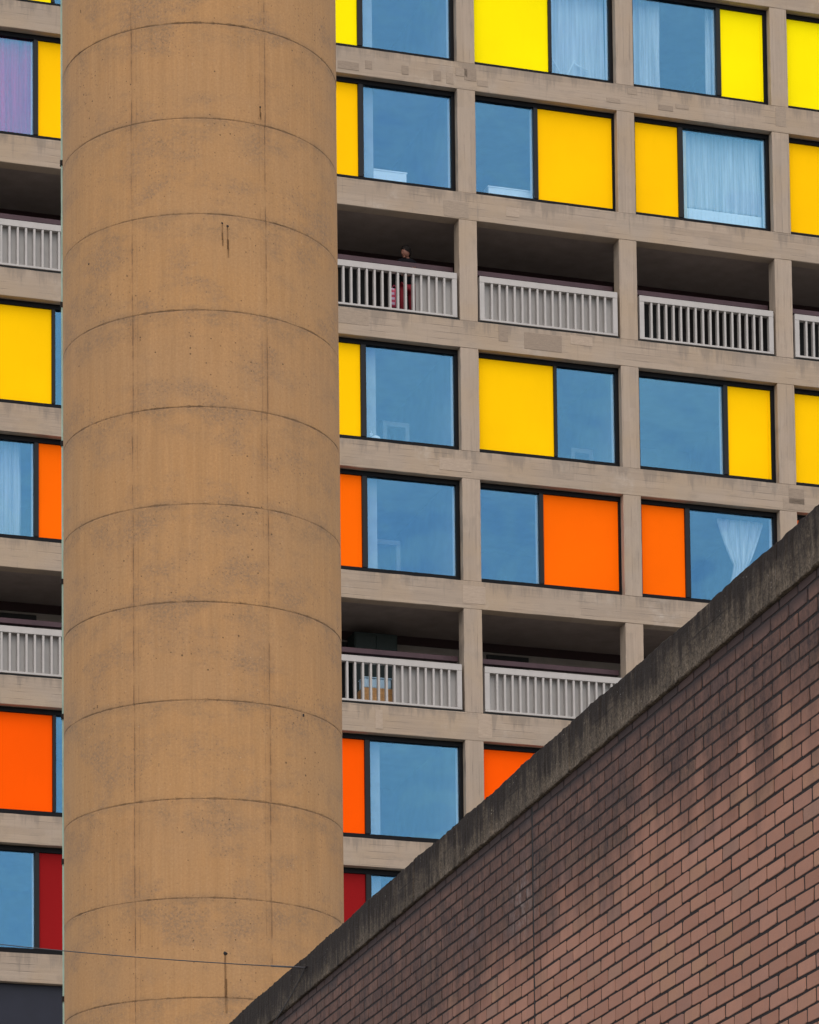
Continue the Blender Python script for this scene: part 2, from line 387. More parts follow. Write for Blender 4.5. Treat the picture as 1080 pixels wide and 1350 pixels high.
def rough_bar(x0, x1, y0, y1, z0, z1, nx, nz, amp, seed):
    """bar with subdivided front face and slightly uneven arrises"""
    rr = random.Random(seed)
    bm = bmesh.new(); addbox(bm, x0, x1, y0, y1, z0, z1)
    bmesh.ops.bevel(bm, geom=bm.edges[:], offset=0.008, segments=1, affect='EDGES', profile=0.5)
    if nx > 1:
        for k in range(1, nx):
            xx = x0 + (x1 - x0) * k / nx
            bmesh.ops.bisect_plane(bm, geom=bm.verts[:] + bm.edges[:] + bm.faces[:], plane_co=(xx, 0, 0), plane_no=(1, 0, 0))
    if nz > 1:
        for k in range(1, nz):
            zz = z0 + (z1 - z0) * k / nz
            bmesh.ops.bisect_plane(bm, geom=bm.verts[:] + bm.edges[:] + bm.faces[:], plane_co=(0, 0, zz), plane_no=(0, 0, 1))
    for v in bm.verts:
        if v.co.y < y0 + 0.03:
            v.co.y += rr.uniform(-amp, amp) * .6
            v.co.z += rr.uniform(-amp, amp) if nx > 1 else 0
            v.co.x += rr.uniform(-amp, amp) if nz > 1 else 0
    return mesh_of(bm)

for k in range(-2, 10):
    link('beam', rough_bar(COLX0, COLX1, 0.0, 0.30, zl(ZT[k]) - BH, zl(ZT[k]), 96, 1, 0.004, 100 + k), CONC_H, bld)
for k in range(-1, 10):             # column pieces standing between beams, 3 mm behind the beam face
    for c in range(C0, C1 + 1):
        link('column', rough_bar(c * W, c * W + CW, 0.003, 0.34, zl(ZT[k]) + 0.0005, zl(ZT[k - 1]) - BH - 0.0005, 1, 12, 0.003, 1000 + k * 20 + c), CONC_V, bld)
# plinth storeys below, roof above
link('plinth', boxmesh(COLX0, COLX1, 0.35, 9, 0, zl(ZT[9]) - BH, 0.02), CONC_H, bld)
for c in range(C0, C1 + 1): link('column', boxmesh(c * W, c * W + CW, 0.003, 0.34, 0, zl(ZT[9]) - BH - .001, .01), CONC_V, bld)
link('roof', boxmesh(COLX0, COLX1, 0.31, 9, zl(ZT[-2]) - 0.4, zl(ZT[-2]) - 0.05, 0.02), CONC_H, bld)
link('rear_wall', boxmesh(COLX0, COLX1, 8.7, 9, zl(ZT[9]) - BH, zl(ZT[-2]) - .41), ROOMW, bld)
BALC = (-1, 2, 5)                   # rows that are open access decks (row r lies between beam r-1 and beam r)
for k in range(-1, 10):             # floor slabs; above an access deck the slab hangs down to the beam
    above_deck = (k + 1) in BALC
    zb = zl(ZT[k]) - (BH - 0.05 if above_deck else 0.26)
    link('floor_slab', boxmesh(COLX0, COLX1, 0.31, 8.69, zb, zl(ZT[k]) - 0.03), SOFFIT if above_deck else ROOMW, bld)
for r in range(-1, 10):
    if r in BALC: continue
    for c in range(C0, C1 + 1):
        link('party_wall', boxmesh(c * W + .08, c * W + CW - .08, 0.345, 5.2, zl(ZT[r]) - .02, zl(ZT[r - 1]) - 0.27), ROOMW, bld)
    link('room_wall', boxmesh(COLX0, COLX1, 5.21, 5.35, zl(ZT[r]) - .02, zl(ZT[r - 1]) - 0.27), ROOMW, bld)

# ---- windows
OPW0, OPW1 = CW, W                  # opening in bay-local x
OPH = 2.8 - BH
TYPES = {'A': (1.46, 1.575, 'L'), 'B': (2.395, 2.50, 'R'), 'C': (2.125, 2.195, 'L'), 'D': (1.755, 1.85, 'R')}   # mullion x0,x1, side of the colour panel
FY = 0.165                          # depth of the frame face behind the beam face
def wtype(bay, row):
    mod = bay % 3
    if mod == 2: return 'A'
    if mod == 0: return 'C' if row % 3 == 0 else 'D'
    return 'B' if row % 3 == 0 else 'A'
WCACHE = {}
PARTEND = boxmesh(1.56, 1.86, .42, .62, .02, 2.3)
BATTEN = M('pale_timber').plain((.62, .47, .26), .6)
ROOMP = M('partition_paint').plain((0.36, 0.37, 0.37), 0.85, spec=0.1)
def window(bay, row):
    z0 = zl(ZT[row]); h = ZT[row - 1] - BH - ZT[row]
    ty = wtype(bay, row); a, b, side = TYPES[ty]
    hq = round(h, 2)
    loc = (bay * W, 0, z0)
    top = h
    e0, e1 = OPW0 + 0.002, OPW1 - 0.002
    key = (ty, hq)
    if key not in WCACHE:
        # outer frame, black; the jamb beside a wide colour panel is covered by the panel
        fr = boxes([(e0, e1, FY, FY + .11, 0.004, 0.135), (e0, e1, FY, FY + .11, top - 0.105, top - 0.004),
                    (e0, e0 + (.07 if ty in 'AB' else .02), FY, FY + .11, 0.136, top - .106), (e1 - (.085 if ty != 'D' else .05), e1, FY, FY + .11, 0.136, top - .106)], 0.004)
        mu = boxes([(a, b, FY - .012, FY + .10, 0.138, top - .108)], 0.006)
        gl = (b + .002, e1 - .087) if side == 'L' else (e0 + (.072 if ty in 'AB' else .022), a - .002)
        pn = (e0 + .0, a - .002) if side == 'L' else (b + .002, e1 - .04)
        gasket = boxes([(gl[1] - .014, gl[1] - .002, FY + .08, FY + .20, .138, top - .108)])
        pane = boxes([(gl[0] + .001, gl[1] - .001, FY + .061, FY + .073, .137, top - .107)])
        if ty == 'A': pn = (e0 + .072, a - .002)
        if ty == 'C': pn = (e0 + .022, a - .002)
        if ty == 'D': pn = (b + .002, e1 - .052)
        if ty == 'B': pn = (b + .002, e1 - .088)
        dy = .032
        panel = boxes([(pn[0], pn[1], FY + dy, FY + .085, .138, top - .108)], .004)
        trim = boxes([(pn[1] - .075, pn[1] - .062, FY + dy - .012, FY + dy - .0005, .152, top - .132)], .002) if ty == 'B' else None
        WCACHE[key] = (fr, mu, pane, panel, gasket, trim)
    fr, mu, pane, panel, gasket, trim = WCACHE[key]
    w = link('window', fr, FRAME, bld, loc)
    link('mullion', mu, FRAME2, w)
    link('pane', pane, GLASS, w)
    link('jamb_lining', gasket, WHITEP, w)
    if ty == 'A' and bay % 3 == 2: link('partition_end', PARTEND, ROOMP, w)
    if (bay, row) == (1, 1): link('timber_batten', boxmesh(1.585, 1.68, .245, .30, .138, 2.1), BATTEN, w)
    p = link('colour_panel', panel if not panel.materials else panel.copy(), None, w)
    p.data.materials.clear(); p.data.materials.append(PANEL[row])
    if trim:
        q = link('panel_trim', trim if not trim.materials else trim.copy(), None, w); q.data.materials.clear(); q.data.materials.append(PANEL[row])
    return w
for row in (0, 1, 3, 4, 6, 7):
    for bay in BAYS: window(bay, row)
# dark cladding under the lowest visible beam
for bay in BAYS:
    for row in (8, 9):
        link('cladding_panel', boxmesh(OPW0 + .003, OPW1 - .003, .16, .22, .004, ZT[row - 1] - BH - ZT[row] - .004, .005), NAVY, bld, (bay * W, 0, zl(ZT[row])))

# ---- access decks: railing, sheet, handrail, back wall
rail_frame = boxes([(.447, 3.537, .0, .12, .875, 1.005), (.447, 3.537, 0.0, .12, .045, .088), (.447, .552, .004, .118, .0885, .8745), (3.432, 3.537, .004, .118, .0885, .8745)], .004)
bal_mesh = boxes([(-.022, .022, .010, .114, .0885, .8745)], .003)
foot_rail = boxes([(.41, 3.585, .03, .10, .004, .040)], .003)
hand_mesh = boxes([(.403, 3.59, .40, .52, 1.185, 1.295)], .008)
SHEETS = {(-1, 2): (2.66, 3.537), (-1, 5): (2.09, 3.537), (0, 2): (.447, 3.537), (0, 5): (.447, 3.537), (-3, 2): (.447, 3.537), (-3, 5): (.447, 3.537), (3, 2): (.447, 3.537), (-2, 5): (.447, 3.537), (-4, 2): (.447, 3.537)}
for row in (2, 5):
    for bay in BAYS:
        loc = (bay * W, 0, zl(ZT[row]))
        rl = link('railing', rail_frame, WHITE_RAIL, bld, loc)
        for i in range(16):
            link('baluster', bal_mesh, WHITE_RAIL, rl, (.552 + (i + 1) * 2.88 / 17, 0, 0))
        link('foot_rail', foot_rail, DARKIN, rl)
        if (bay, row) in SHEETS:
            a, b = SHEETS[(bay, row)]
            link('sheet', boxmesh(a, b, .124, .132, .05, .99), SHEET, rl)
        link('handrail', hand_mesh, PURPLE, bld, loc)
    zz = zl(ZT[row]); hh = ZT[row - 1] - BH - ZT[row]
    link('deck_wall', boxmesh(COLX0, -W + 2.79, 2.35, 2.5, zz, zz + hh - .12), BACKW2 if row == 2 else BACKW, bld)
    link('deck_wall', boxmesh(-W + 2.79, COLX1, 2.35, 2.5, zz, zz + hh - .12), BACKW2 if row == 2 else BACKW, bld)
    link('lintel', boxmesh(COLX0, COLX1, 2.30, 2.349, zz + hh - .13, zz + hh + .05), REDLINT, bld)
    for bay in BAYS:                # flat entrance doors on the deck
        dl = link('door', boxmesh(bay * W + 1.3, bay * W + 2.25, 2.30, 2.348, zz + .02, zz + 2.02, .004), DARKIN, bld)
        link('letter_plate', boxmesh(bay * W + 1.65, bay * W + 1.90, 2.292, 2.299, zz + .95, zz + 1.02), FRAME2, dl)
link('deck_wall', boxmesh(COLX0, COLX1, 2.35, 2.5, zl(ZT[-1]), zl(ZT[-2]) - .42), BACKW, bld)

# ---- repair patches in the concrete (image-measured places on the beams, x from column line 0, height below beam top)
PAT = [(-2.62, -.33, .46, .17, 0), (-2.02, -.25, .15, .18, 0), (-1.22, -.25, .15, .19, 0), (-.52, -.26, .17, .22, 0), (-.24, -.27, .16, .24, 1),
       (-.03, -.14, .26, .17, 1), (.16, -.10, .27, .28, 0), (.45, -.34, .24, .13, 1), (4.55, -.33, .34, .12, 0), (4.95, -.26, .30, .10, 1), (3.85, -.06, .22, .13, 1), (3.36, -.33, .32, .1, 1)]
for (x, dz, w, h, mi) in PAT:
    link('repair_patch', boxmesh(x, x + w, -.006, .01, zl(ZT[0]) + dz - h, zl(ZT[0]) + dz, .002), PATCH[mi], bld)
PAT2 = [(2, -2.78, -.06, .78, .30, 1), (2, .85, -.03, .21, .33, 0), (2, 1.42, -.10, .84, .36, 0), (2, 2.45, -.05, .5, .2, 2), (1, -.33, -.22, .55, .34, 1), (1, 1.05, -.2, .3, .2, 2),
        (3, 7.40, -.08, .36, .34, 0), (3, 7.26, -.30, .5, .25, 1), (3, -.5, -.2, .7, .26, 2), (4, -.02, -.1, .5, .38, 2), (5, .28, -.02, .3, .5, 2), (5, -1.95, -.1, .16, .4, 2), (0, 7.28, -.05, .25, .4, 1), (6, -9.95, -.02, .12, .5, 2)]
for (k, x, dz, w, h, mi) in PAT2:
    link('repair_patch', boxmesh(x, x + w, -.005, .01, zl(ZT[k]) + dz - h, zl(ZT[k]) + dz, .002), PATCH[mi], bld)

# ------------------------------------------------------------------ things behind the glass
def curtain(bay, row, x0, x1, z0f, z1f, label, y=.46, mat=None, folds=9, amp=.03, tie=None, group=None):
    """hanging cloth: profile along x with folds; tie=(z, halfwidth) pinches it"""
    n = max(24, int((x1 - x0) * 60)); nz = 26
    rr = random.Random(hash((bay, row, round(x0 * 100))) & 0xffff)
    ph = [rr.uniform(0, 6.28) for _ in range(4)]
    bm = bmesh.new(); grid = []
    zb = ZT[row] + z0f; zt = ZT[row] + z1f
    for j in range(nz + 1):
        t = j / nz; z = zb + (zt - zb) * t; rowv = []
        wsc = 1.0
        if tie:
            dzt = z - (ZT[row] + tie[0])
            full = (x1 - x0) / 2
            wsc = (tie[1] + (full - tie[1]) * min(1, abs(dzt) / (tie[2] if dzt > 0 else .9)) ** (.85 if dzt > 0 else 1.0) * (1 if dzt > 0 else .55)) / full
        for i in range(n + 1):
            s = i / n
            xc = (x0 + x1) / 2; x = xc + (s - .5) * (x1 - x0) * wsc
            f = math.sin(s * folds * 6.283 + ph[0] + .5 * math.sin(3 * s + ph[2])) + .5 * math.sin(s * folds * 1.7 * 6.283 + ph[1] + t * 1.5)
            yy = y + amp * f * (.55 + .45 * (1 - t)) + .01 * math.sin(z * 3 + ph[3])
            rowv.append(bm.verts.new((x + .012 * math.sin(t * 4 + s * 9 + ph[1]), yy, z)))
        grid.append(rowv)
    for j in range(nz):
        for i in range(n): bm.faces.new((grid[j][i], grid[j][i + 1], grid[j + 1][i + 1], grid[j + 1][i]))
    me = mesh_of(bm, 'curtain', True)
    e = link('curtain', me, mat or CURT)
    md = e.modifiers.new('thickness', 'SOLIDIFY'); md.thickness = .003
    e.location = bw(bay * W, 0, 0); e.rotation_euler = (0, 0, YAW)
    tag(e, label, 'curtain', group)
    return e
curtain(0, 0, 2.2, 3.5, .14, 2.3, 'sheer white curtain filling the window beside the big lemon yellow panel', folds=4, amp=.02)
curtain(1, 0, .43, 1.22, .14, 2.3, 'wide white curtain at the left of a topmost-row window', folds=4, amp=.05)
curtain(1, 0, 2.26, 2.50, .14, 2.3, 'narrow white curtain beside the lemon yellow side panel', folds=2, amp=.04)
curtain(1, 1, 1.62, 3.5, .50, 2.2, 'pleated white curtain behind the window beside the narrow golden panel', folds=13, amp=.025)
curtain(1, 4, 2.33, 3.38, .2, 2.05, 'white curtain tied at the waist in a window beside orange panel', folds=6, amp=.03, tie=(1.05, .16, .95))
curtain(-3, 1, .9, 1.86, .14, 2.25, 'magenta curtain behind a window left of the round tower', mat=CURTP, folds=4, amp=.05, y=.335)
curtain(-3, 1, .42, .86, .14, 2.25, 'pale curtain next to the magenta one left of the tower', folds=2, amp=.05)
curtain(-3, 4, .42, 1.55, .14, 2.2, 'sheer white curtain in window left of tower beside orange panel', folds=8, amp=.04, mat=mat_curtain('thin_voile', (.86, .86, .86), .35))

def bthing(name, label, cat, bay, row, x, y, dz, group=None):
    e = empty(name, bw(bay * W + x, y, ZT[row] + dz), YAW); tag(e, label, cat, group); return e
def white_desk(bay, row, x0, x1, ztop, label):
    d = bthing('desk', label, 'desk', bay, row, x0, .48, -.03)
    w = x1 - x0; h = ztop + .03
    link('top', boxmesh(0, w, 0, .55, h - .03, h, .003), WHITEP, d)
    link('modesty_panel', boxmesh(.02, w - .02, .01, .03, h - .33, h - .031, .002), WHITEP, d)
    for lx in (.02, w - .06): link('leg', boxmesh(lx, lx + .04, .032, .50, 0, h - .031, .003), WHITEP, d)
white_desk(-1, 1, 1.5, 2.63, .50, 'white desk behind the golden-row window right of the tower')
white_desk(0, 1, .82, 1.86, .45, 'white desk behind the small window beside the large golden panel')
rd = bthing('radiator', 'white radiator below the pleated curtain', 'radiator', 1, 1, 1.62, .42, .02)
link('body', boxmesh(0, 1.88, 0, .07, 0, .47, .01), WHITEP, rd)
for i in range(18): link('fin', boxmesh(.06 + i * .1, .12 + i * .1, -.012, -.0005, .04, .43, .003), WHITEP, rd)
# small soft toys / ornaments on the sill
def ornament(bay, row, x, y, dz, label, name, sc=1.0):
    e = bthing(name, label, 'toy', bay, row, x, y, dz)
    bm = bmesh.new()
    bmesh.ops.create_icosphere(bm, subdivisions=2, radius=.09 * sc, matrix=Matrix.Translation((0, 0, .09 * sc)) @ Matrix.Diagonal((1.3, 1, .9, 1)))
    link('body', mesh_of(bm, smooth=True), WHITEP, e)
    bm = bmesh.new(); bmesh.ops.create_icosphere(bm, subdivisions=2, radius=.055 * sc, matrix=Matrix.Translation((-.11 * sc, 0, .17 * sc)))
    for s in (-1, 1): bmesh.ops.create_cone(bm, cap_ends=True, segments=8, radius1=.022 * sc, radius2=.006 * sc, depth=.09 * sc, matrix=Matrix.Translation((-.11 * sc, s * .028 * sc, .25 * sc)))
    link('head', mesh_of(bm, smooth=True), WHITEP, e)
link('sill_board', boxmesh(-W + 1.58, -W + 3.5, .30, .62, zl(ZT[3]) + .10, zl(ZT[3]) + .13), ROOMW, bld)
ornament(-1, 3, 1.86, .46, .13, 'small white soft toy on the sill right of the tower', 'soft_toy')
# folding stand in the sheer-curtain window
st = bthing('drying_rack', 'folding drying rack in front of the sheer top-row curtain', 'rack', 0, 0, 2.25, .38, .02)
for (a, b) in (((.05, 0, .52), (.30, 0, .10)), ((.55, 0, .58), (.32, 0, .10)), ((.0, .02, .42), (.08, .02, .45)), ((.55, .02, .50), (.85, .02, .38))):
    link('bar', tube([a, b], .012), WHITEP, st)

# pale door linings seen deep in some rooms
ROOMG = M('door_lining_paint').plain((0.27, 0.27, 0.27), 0.8, spec=.1)
for (bay, row, x, w_, h_) in ((-1, 4, 2.1, .52, 1.15), (-1, 3, 2.35, .5, .95), (0, 3, 3.0, .42, .8)):
    link('door_lining', boxes([(x, x + .09, 1.5, 1.6, 0, h_), (x + w_, x + w_ + .09, 1.5, 1.6, 0, h_), (x, x + w_ + .09, 1.5, 1.6, h_ + .001, h_ + .1)], .004), ROOMG, bld, (bay * W, 0, zl(ZT[row])))

# ------------------------------------------------------------------ things on the access decks
cb = bthing('cabinet', 'honey coloured wooden cabinet behind the open part of lower deck railing', 'cabinet', -1, 5, 1.50, .36, -.03)
link('carcass', boxmesh(0, .66, .02, .40, 0, .50, .004), WOOD, cb)
for i in range(2): link('door', boxmesh(.01 + i * .325, .32 + i * .325, 0, .0195, .03, .48, .003), WOOD, cb)
bx = bthing('storage_box', 'pale blue plastic box standing on the wooden cabinet', 'box', -1, 5, 1.52, .38, .471)
PBLUE = M('pale_blue_plastic').plain((0.42, 0.62, 0.78), 0.4, var=.05)
link('tub', boxmesh(0, .60, 0, .32, 0, .20, .015), PBLUE, bx)
link('lid', boxmesh(-.012, .612, -.012, .332, .2005, .225, .006), PBLUE, bx)
DGREEN = M('dark_green_paint').plain((0.012, 0.022, 0.02), 0.6)
ul = bthing('locker', 'tall dark green locker standing at the back of the lower deck', 'locker', -1, 5, 1.75, 1.75, -.03)
link('body', boxmesh(0, .95, 0, .5, 0, 2.12, .01), DGREEN, ul)
for i in range(2): link('door', boxmesh(.02 + i * .46, .47 + i * .46, -.02, -.0005, .06, 2.06, .005), DGREEN, ul)

# ---- person leaning over the rail
SKIN = M('skin').plain((0.19, 0.08, 0.052), 0.6, var=.06)
HAIRM = M('dark_brown_hair').plain((0.008, 0.005, 0.004), 0.7, spec=.15)
JACK = M('black_jacket_cloth').plain((0.006, 0.006, 0.008), 0.9, spec=.1)
REDC = M('red_trouser_cloth').plain((0.20, 0.006, 0.016), 0.8)
BOOT = M('black_boot_leather').plain((0.01, 0.01, 0.01), 0.5)
def skin_mesh(name, verts, edges, radii, mat, parent, root=0, lvl=2):
    me = bpy.data.meshes.new(name); me.from_pydata(verts, edges, [])
    o = link(name, me, mat, parent)
    md = o.modifiers.new('skin', 'SKIN'); md.use_smooth_shade = True
    for i, rd_ in enumerate(radii):
        rv = rd_ if isinstance(rd_, tuple) else (rd_, rd_)
        me.skin_vertices[0].data[i].radius = rv
    me.skin_vertices[0].data[root].use_root = True
    ss = o.modifiers.new('sub', 'SUBSURF'); ss.levels = lvl; ss.render_levels = lvl
    return o
per = bthing('person', 'person in dark jacket and red trousers looking down over upper deck railing', 'person', -1, 2, 2.66, .70, -.03)
# local axes: x along the deck, -y to the outside; the face looks towards -x/-y and down
V = [(0, 0, .93), (0, -.02, 1.10), (-.02, -.06, 1.30), (-.03, -.10, 1.42), (-.045, -.14, 1.47), (-.07, -.165, 1.52), (-.08, -.175, 1.57), (-.08, -.175, 1.61),      # 0-7 pelvis..crown
     (-.10, 0, .90), (-.11, -.02, .50), (-.11, .02, .10), (-.11, -.10, .045),          # 8-11 leg
     (.10, 0, .90), (.11, -.02, .50), (.11, .03, .10), (.11, -.09, .045),             # 12-15
     (-.19, -.10, 1.38), (-.25, -.05, 1.12), (-.26, -.16, .90), (-.265, -.19, .82),    # 16-19 arm holding the bag
     (.16, -.08, 1.38), (.24, -.06, 1.12), (.15, -.24, 1.14), (.10, -.30, 1.17)]       # 20-23 arm bent to the rail
E_ = [(0, 1), (1, 2), (2, 3), (3, 4), (4, 5), (5, 6), (6, 7), (0, 8), (8, 9), (9, 10), (10, 11), (0, 12), (12, 13), (13, 14), (14, 15), (3, 16), (16, 17), (17, 18), (18, 19), (3, 20), (20, 21), (21, 22), (22, 23)]
RD = [(.14, .10), (.13, .095), (.155, .10), (.11, .08), .055, (.06, .06), (.065, .07), (.05, .055), .085, .06, .042, .04, .085, .06, .042, .04, .055, .042, .034, .038, .055, .042, .034, .038]
nv = len(V)
def fingers(base, direc, side, V, E_, RD, bi):
    """five short finger chains rooted in the palm vertex bi"""
    d = Vector(direc).normalized(); s = Vector(side).normalized(); up = d.cross(s)
    for q, (o_, ln) in enumerate(((-.03, .06), (-.011, .075), (.009, .08), (.028, .07), (.04, .045))):
        p1 = Vector(base) + s * o_ + d * (.03 if q < 4 else 0.0); p2 = p1 + d * ln * .5 + up * .012; p3 = p2 + d * ln * .4 + up * .03
        if q == 4: p2 = p1 + (d + s).normalized() * .03; p3 = p2 + d * .025
        i0 = len(V)
        V += [tuple(p1), tuple(p2), tuple(p3)]; RD += [.010, .009, .007]; E_ += [(bi, i0), (i0, i0 + 1), (i0 + 1, i0 + 2)]
fingers(V[19], (0, -.2, -1), (0, 1, 0), V, E_, RD, 19)
fingers(V[23], (-.7, -.6, .1), (0, 0, 1), V, E_, RD, 23)
body = skin_mesh('body', V, E_, RD, SKIN, per)
# face: nose, brow, lips, ears as one small mesh fused to the head
fdir = Vector((-.82, -.45, -.28)).normalized(); fs = fdir.cross(Vector((0, 0, 1))).normalized(); fup = fs.cross(fdir).normalized()
hc = Vector((-.085, -.185, 1.575))
bm = bmesh.new()
def blob(c, r, sx=1, sy=1, sz=1):
    Mx = Matrix((( fdir.x, fs.x, fup.x, c.x), (fdir.y, fs.y, fup.y, c.y), (fdir.z, fs.z, fup.z, c.z), (0, 0, 0, 1)))
    bmesh.ops.create_icosphere(bm, subdivisions=2, radius=r, matrix=Mx @ Matrix.Diagonal((sx, sy, sz, 1)))
blob(hc, .098, 1.05, .88, 1.2)
blob(hc + fdir * .095 - fup * .012, .017, 1.1, .8, 1.7)                                     # nose
blob(hc + fdir * .080 - fup * .052, .018, .8, 1.5, .6)                                      # lips
blob(hc + fdir * .070 - fup * .088, .026, 1, 1.2, .8)                                       # chin
for sg in (-1, 1):
    blob(hc + fdir * .078 + fs * sg * .033 + fup * .018, .013, .7, 1.3, .7)                 # brow / eye
    blob(hc + fs * sg * .078 - fup * .01, .026, .8, .35, 1.3)                               # ear
link('head', mesh_of(bm, smooth=True), SKIN, per)
bm = bmesh.new()
blob(hc - fdir * .030 + fup * .044, .112, 1.05, .96, 1.06)
blob(hc - fdir * .060 + fup * .0, .092, 1.0, 1.0, 1.15)
blob(hc + fdir * .03 + fup * .088, .045, 1.3, 1.3, .6)
for q in range(30):
    a = R.uniform(0, 6.28); b = R.uniform(.15, 1.2)
    blob(hc - fdir * .035 + fup * .036 + (fdir * math.cos(a) * math.cos(b) + fs * math.sin(a) * math.cos(b)) * .083 + fup * math.sin(b) * .098, R.uniform(.016, .028), 1.2, 1.2, 1)
link('hair', mesh_of(bm, smooth=True), HAIRM, per)
skin_mesh('jacket', [(0, 0, .86), (0, -.02, 1.10), (-.02, -.06, 1.30), (-.03, -.10, 1.42), (-.045, -.14, 1.50), (-.195, -.10, 1.38), (-.255, -.05, 1.12), (-.262, -.15, .93), (.165, -.08, 1.38), (.245, -.06, 1.12), (.16, -.23, 1.14)],
          [(0, 1), (1, 2), (2, 3), (3, 4), (3, 5), (5, 6), (6, 7), (3, 8), (8, 9), (9, 10)], [(.185, .135), (.165, .12), (.18, .125), (.13, .10), .082, .075, .06, .052, .075, .06, .052], JACK, per)
skin_mesh('trousers', [(0, 0, .92), (-.10, 0, .86), (-.11, -.02, .50), (-.11, .02, .24), (.10, 0, .86), (.11, -.02, .50), (.11, .03, .24)],
          [(0, 1), (1, 2), (2, 3), (0, 4), (4, 5), (5, 6)], [(.15, .115), .105, .08, .066, .105, .08, .066], REDC, per)
for sg, yy in ((-1, .02), (1, .03)):
    skin_mesh('boot', [(sg * .11, yy, .30), (sg * .11, yy, .08), (sg * .11, yy - .14, .045)], [(0, 1), (1, 2)], [.06, .055, .045], BOOT, per, root=1)
# carrier bag held in the hand, shoulder bag on the far side
bg_ = bthing('carrier_bag', 'red and white carrier bag hanging beside the person on the deck', 'bag', -1, 2, 2.315, .50, .30)
RW = M('red_white_bag_film'); co = RW.obj(); x, y, z = RW.xyz(co)
bk = RW.math('MULTIPLY', RW.rng(RW.math('FRACT', RW.math('MULTIPLY', z, 9.0)), .45, .55), RW.rng(x, -.01, .0, 1, 0))
RW.bsdf(RW.mix(bk, (.42, .02, .07), (.50, .38, .52)), .4)
bm = bmesh.new(); addbox(bm, -.10, .10, -.05, .05, 0, .42)
bmesh.ops.subdivide_edges(bm, edges=bm.edges[:], cuts=4, use_grid_fill=True)
for v in bm.verts:
    t = v.co.z / .42; v.co.x *= 1 - .25 * t + R.uniform(-.03, .03); v.co.y *= (1.1 - .7 * t); v.co.y += R.uniform(-.008, .008)
link('sack', mesh_of(bm, smooth=True), RW.m, bg_)
for s in (-1, 1): link('handle', tube([(-.05, s * .012, .41), (-.03, s * .01, .47), (0, 0, .50), (.03, s * .01, .47), (.05, s * .012, .41)], .006), RW.m, bg_)
sb = bthing('shoulder_bag', 'black shoulder bag hanging at the right side of the person', 'bag', -1, 2, 2.90, .40, .52)
bm = bmesh.new(); addbox(bm, -.11, .11, -.05, .05, 0, .26)
bmesh.ops.bevel(bm, geom=bm.edges[:], offset=.03, segments=2, affect='EDGES'); link('pouch', mesh_of(bm, smooth=True), BOOT, sb)
link('flap', boxmesh(-.115, .115, -.062, -.051, .10, .25, .004), BOOT, sb)
link('strap', tube([(-.09, 0, .25), (-.06, .05, .50), (-.03, .1, .74), (.0, .05, .50), (.09, 0, .25)], .009), BOOT, sb)

# ------------------------------------------------------------------ round concrete tower
TS = 1.2
TX, TY, TR = -2.19987 * TS, 39.0538 * TS, 1.53928 * TS
RH = 1.07315 * TS; RZ0 = 18.653 * TS          # height of the uppermost ring joint in view
tower = empty('concrete_tower', (TX, TY, GZ), 0)
tag(tower, 'tall round tan concrete tower with ring joints in front of apartment block', 'tower')
view_a = math.atan2(-TY, -TX)                 # direction from axis to the camera
# seams measured from the picture: signed angle to the right of the view direction
SE = [math.radians(a) for a in (-28.7, 27.6, 87, -88, 148, -148)]
SEAMS = [a * TR for a in SE]                  # as arc metres
TOWER = mat_tower(RH, RZ0 - GZ - 60 * RH, TR, SEAMS)
NSEG = 160
def lift_mesh(z0, z1, seed):
    rr = random.Random(seed)
    dr = rr.uniform(-.0015, .0015)
    prof = [(z0 + .0006, -.002), (z0 + .0025, 0.0), ((z0 + z1) / 2, 0.0), (z1 - .0025, 0.0), (z1 - .0006, -.002)]
    bm = bmesh.new(); uvl = bm.loops.layers.uv.new('UVMap'); rings = []
    angs = [2 * math.pi * k / NSEG - math.pi for k in range(NSEG)]
    gang = []
    for s in SE: gang += [s - .003 / TR, s - .001 / TR, s + .001 / TR, s + .003 / TR]
    angs = sorted([a for a in angs if min(abs(a - s) for s in SE) > .02] + gang)
    inset = {a: (-.001 if i % 4 in (1, 2) else 0) for i, a in enumerate(gang)}
    n = len(angs)
    for (z, d) in prof:
        ring = []
        for a in angs:
            rad = TR + dr + d + inset.get(a, 0) + .0015 * math.sin(a * 5 + seed)
            w = view_a + a
            ring.append(bm.verts.new((rad * math.cos(w), rad * math.sin(w), z)))
        rings.append(ring)
    for j in range(len(prof) - 1):
        for k in range(n):
            k2 = (k + 1) % n
            f = bm.faces.new((rings[j][k], rings[j][k2], rings[j + 1][k2], rings[j + 1][k])); f.smooth = True
            if j in (0, 3):
                for e_ in f.edges: e_.smooth = not (abs(e_.verts[0].co.z - e_.verts[1].co.z) < 1e-6)
            a0 = angs[k]; a1 = angs[k2] if k2 else angs[0] + 2 * math.pi
            for lp, (aa, zz) in zip(f.loops, ((a0, prof[j][0]), (a1, prof[j][0]), (a1, prof[j + 1][0]), (a0, prof[j + 1][0]))):
                lp[uvl].uv = (aa * TR, zz)
    return mesh_of(bm, 'lift')
nlow = int((RZ0 - GZ) / RH)
zbase = RZ0 - GZ - nlow * RH
for i in range(-1, nlow + 3):
    z0 = zbase + i * RH
    link('concrete_lift', lift_mesh(max(z0, 0), z0 + RH, 50 + i), TOWER, tower)
zt_ = zbase + (nlow + 3) * RH
bm = bmesh.new(); bmesh.ops.create_cone(bm, cap_ends=True, segments=96, radius1=TR - .01, radius2=TR - .01, depth=zt_ - .02, matrix=Matrix.Translation((0, 0, zt_ / 2)))
link('core', mesh_of(bm), DARKIN, tower)
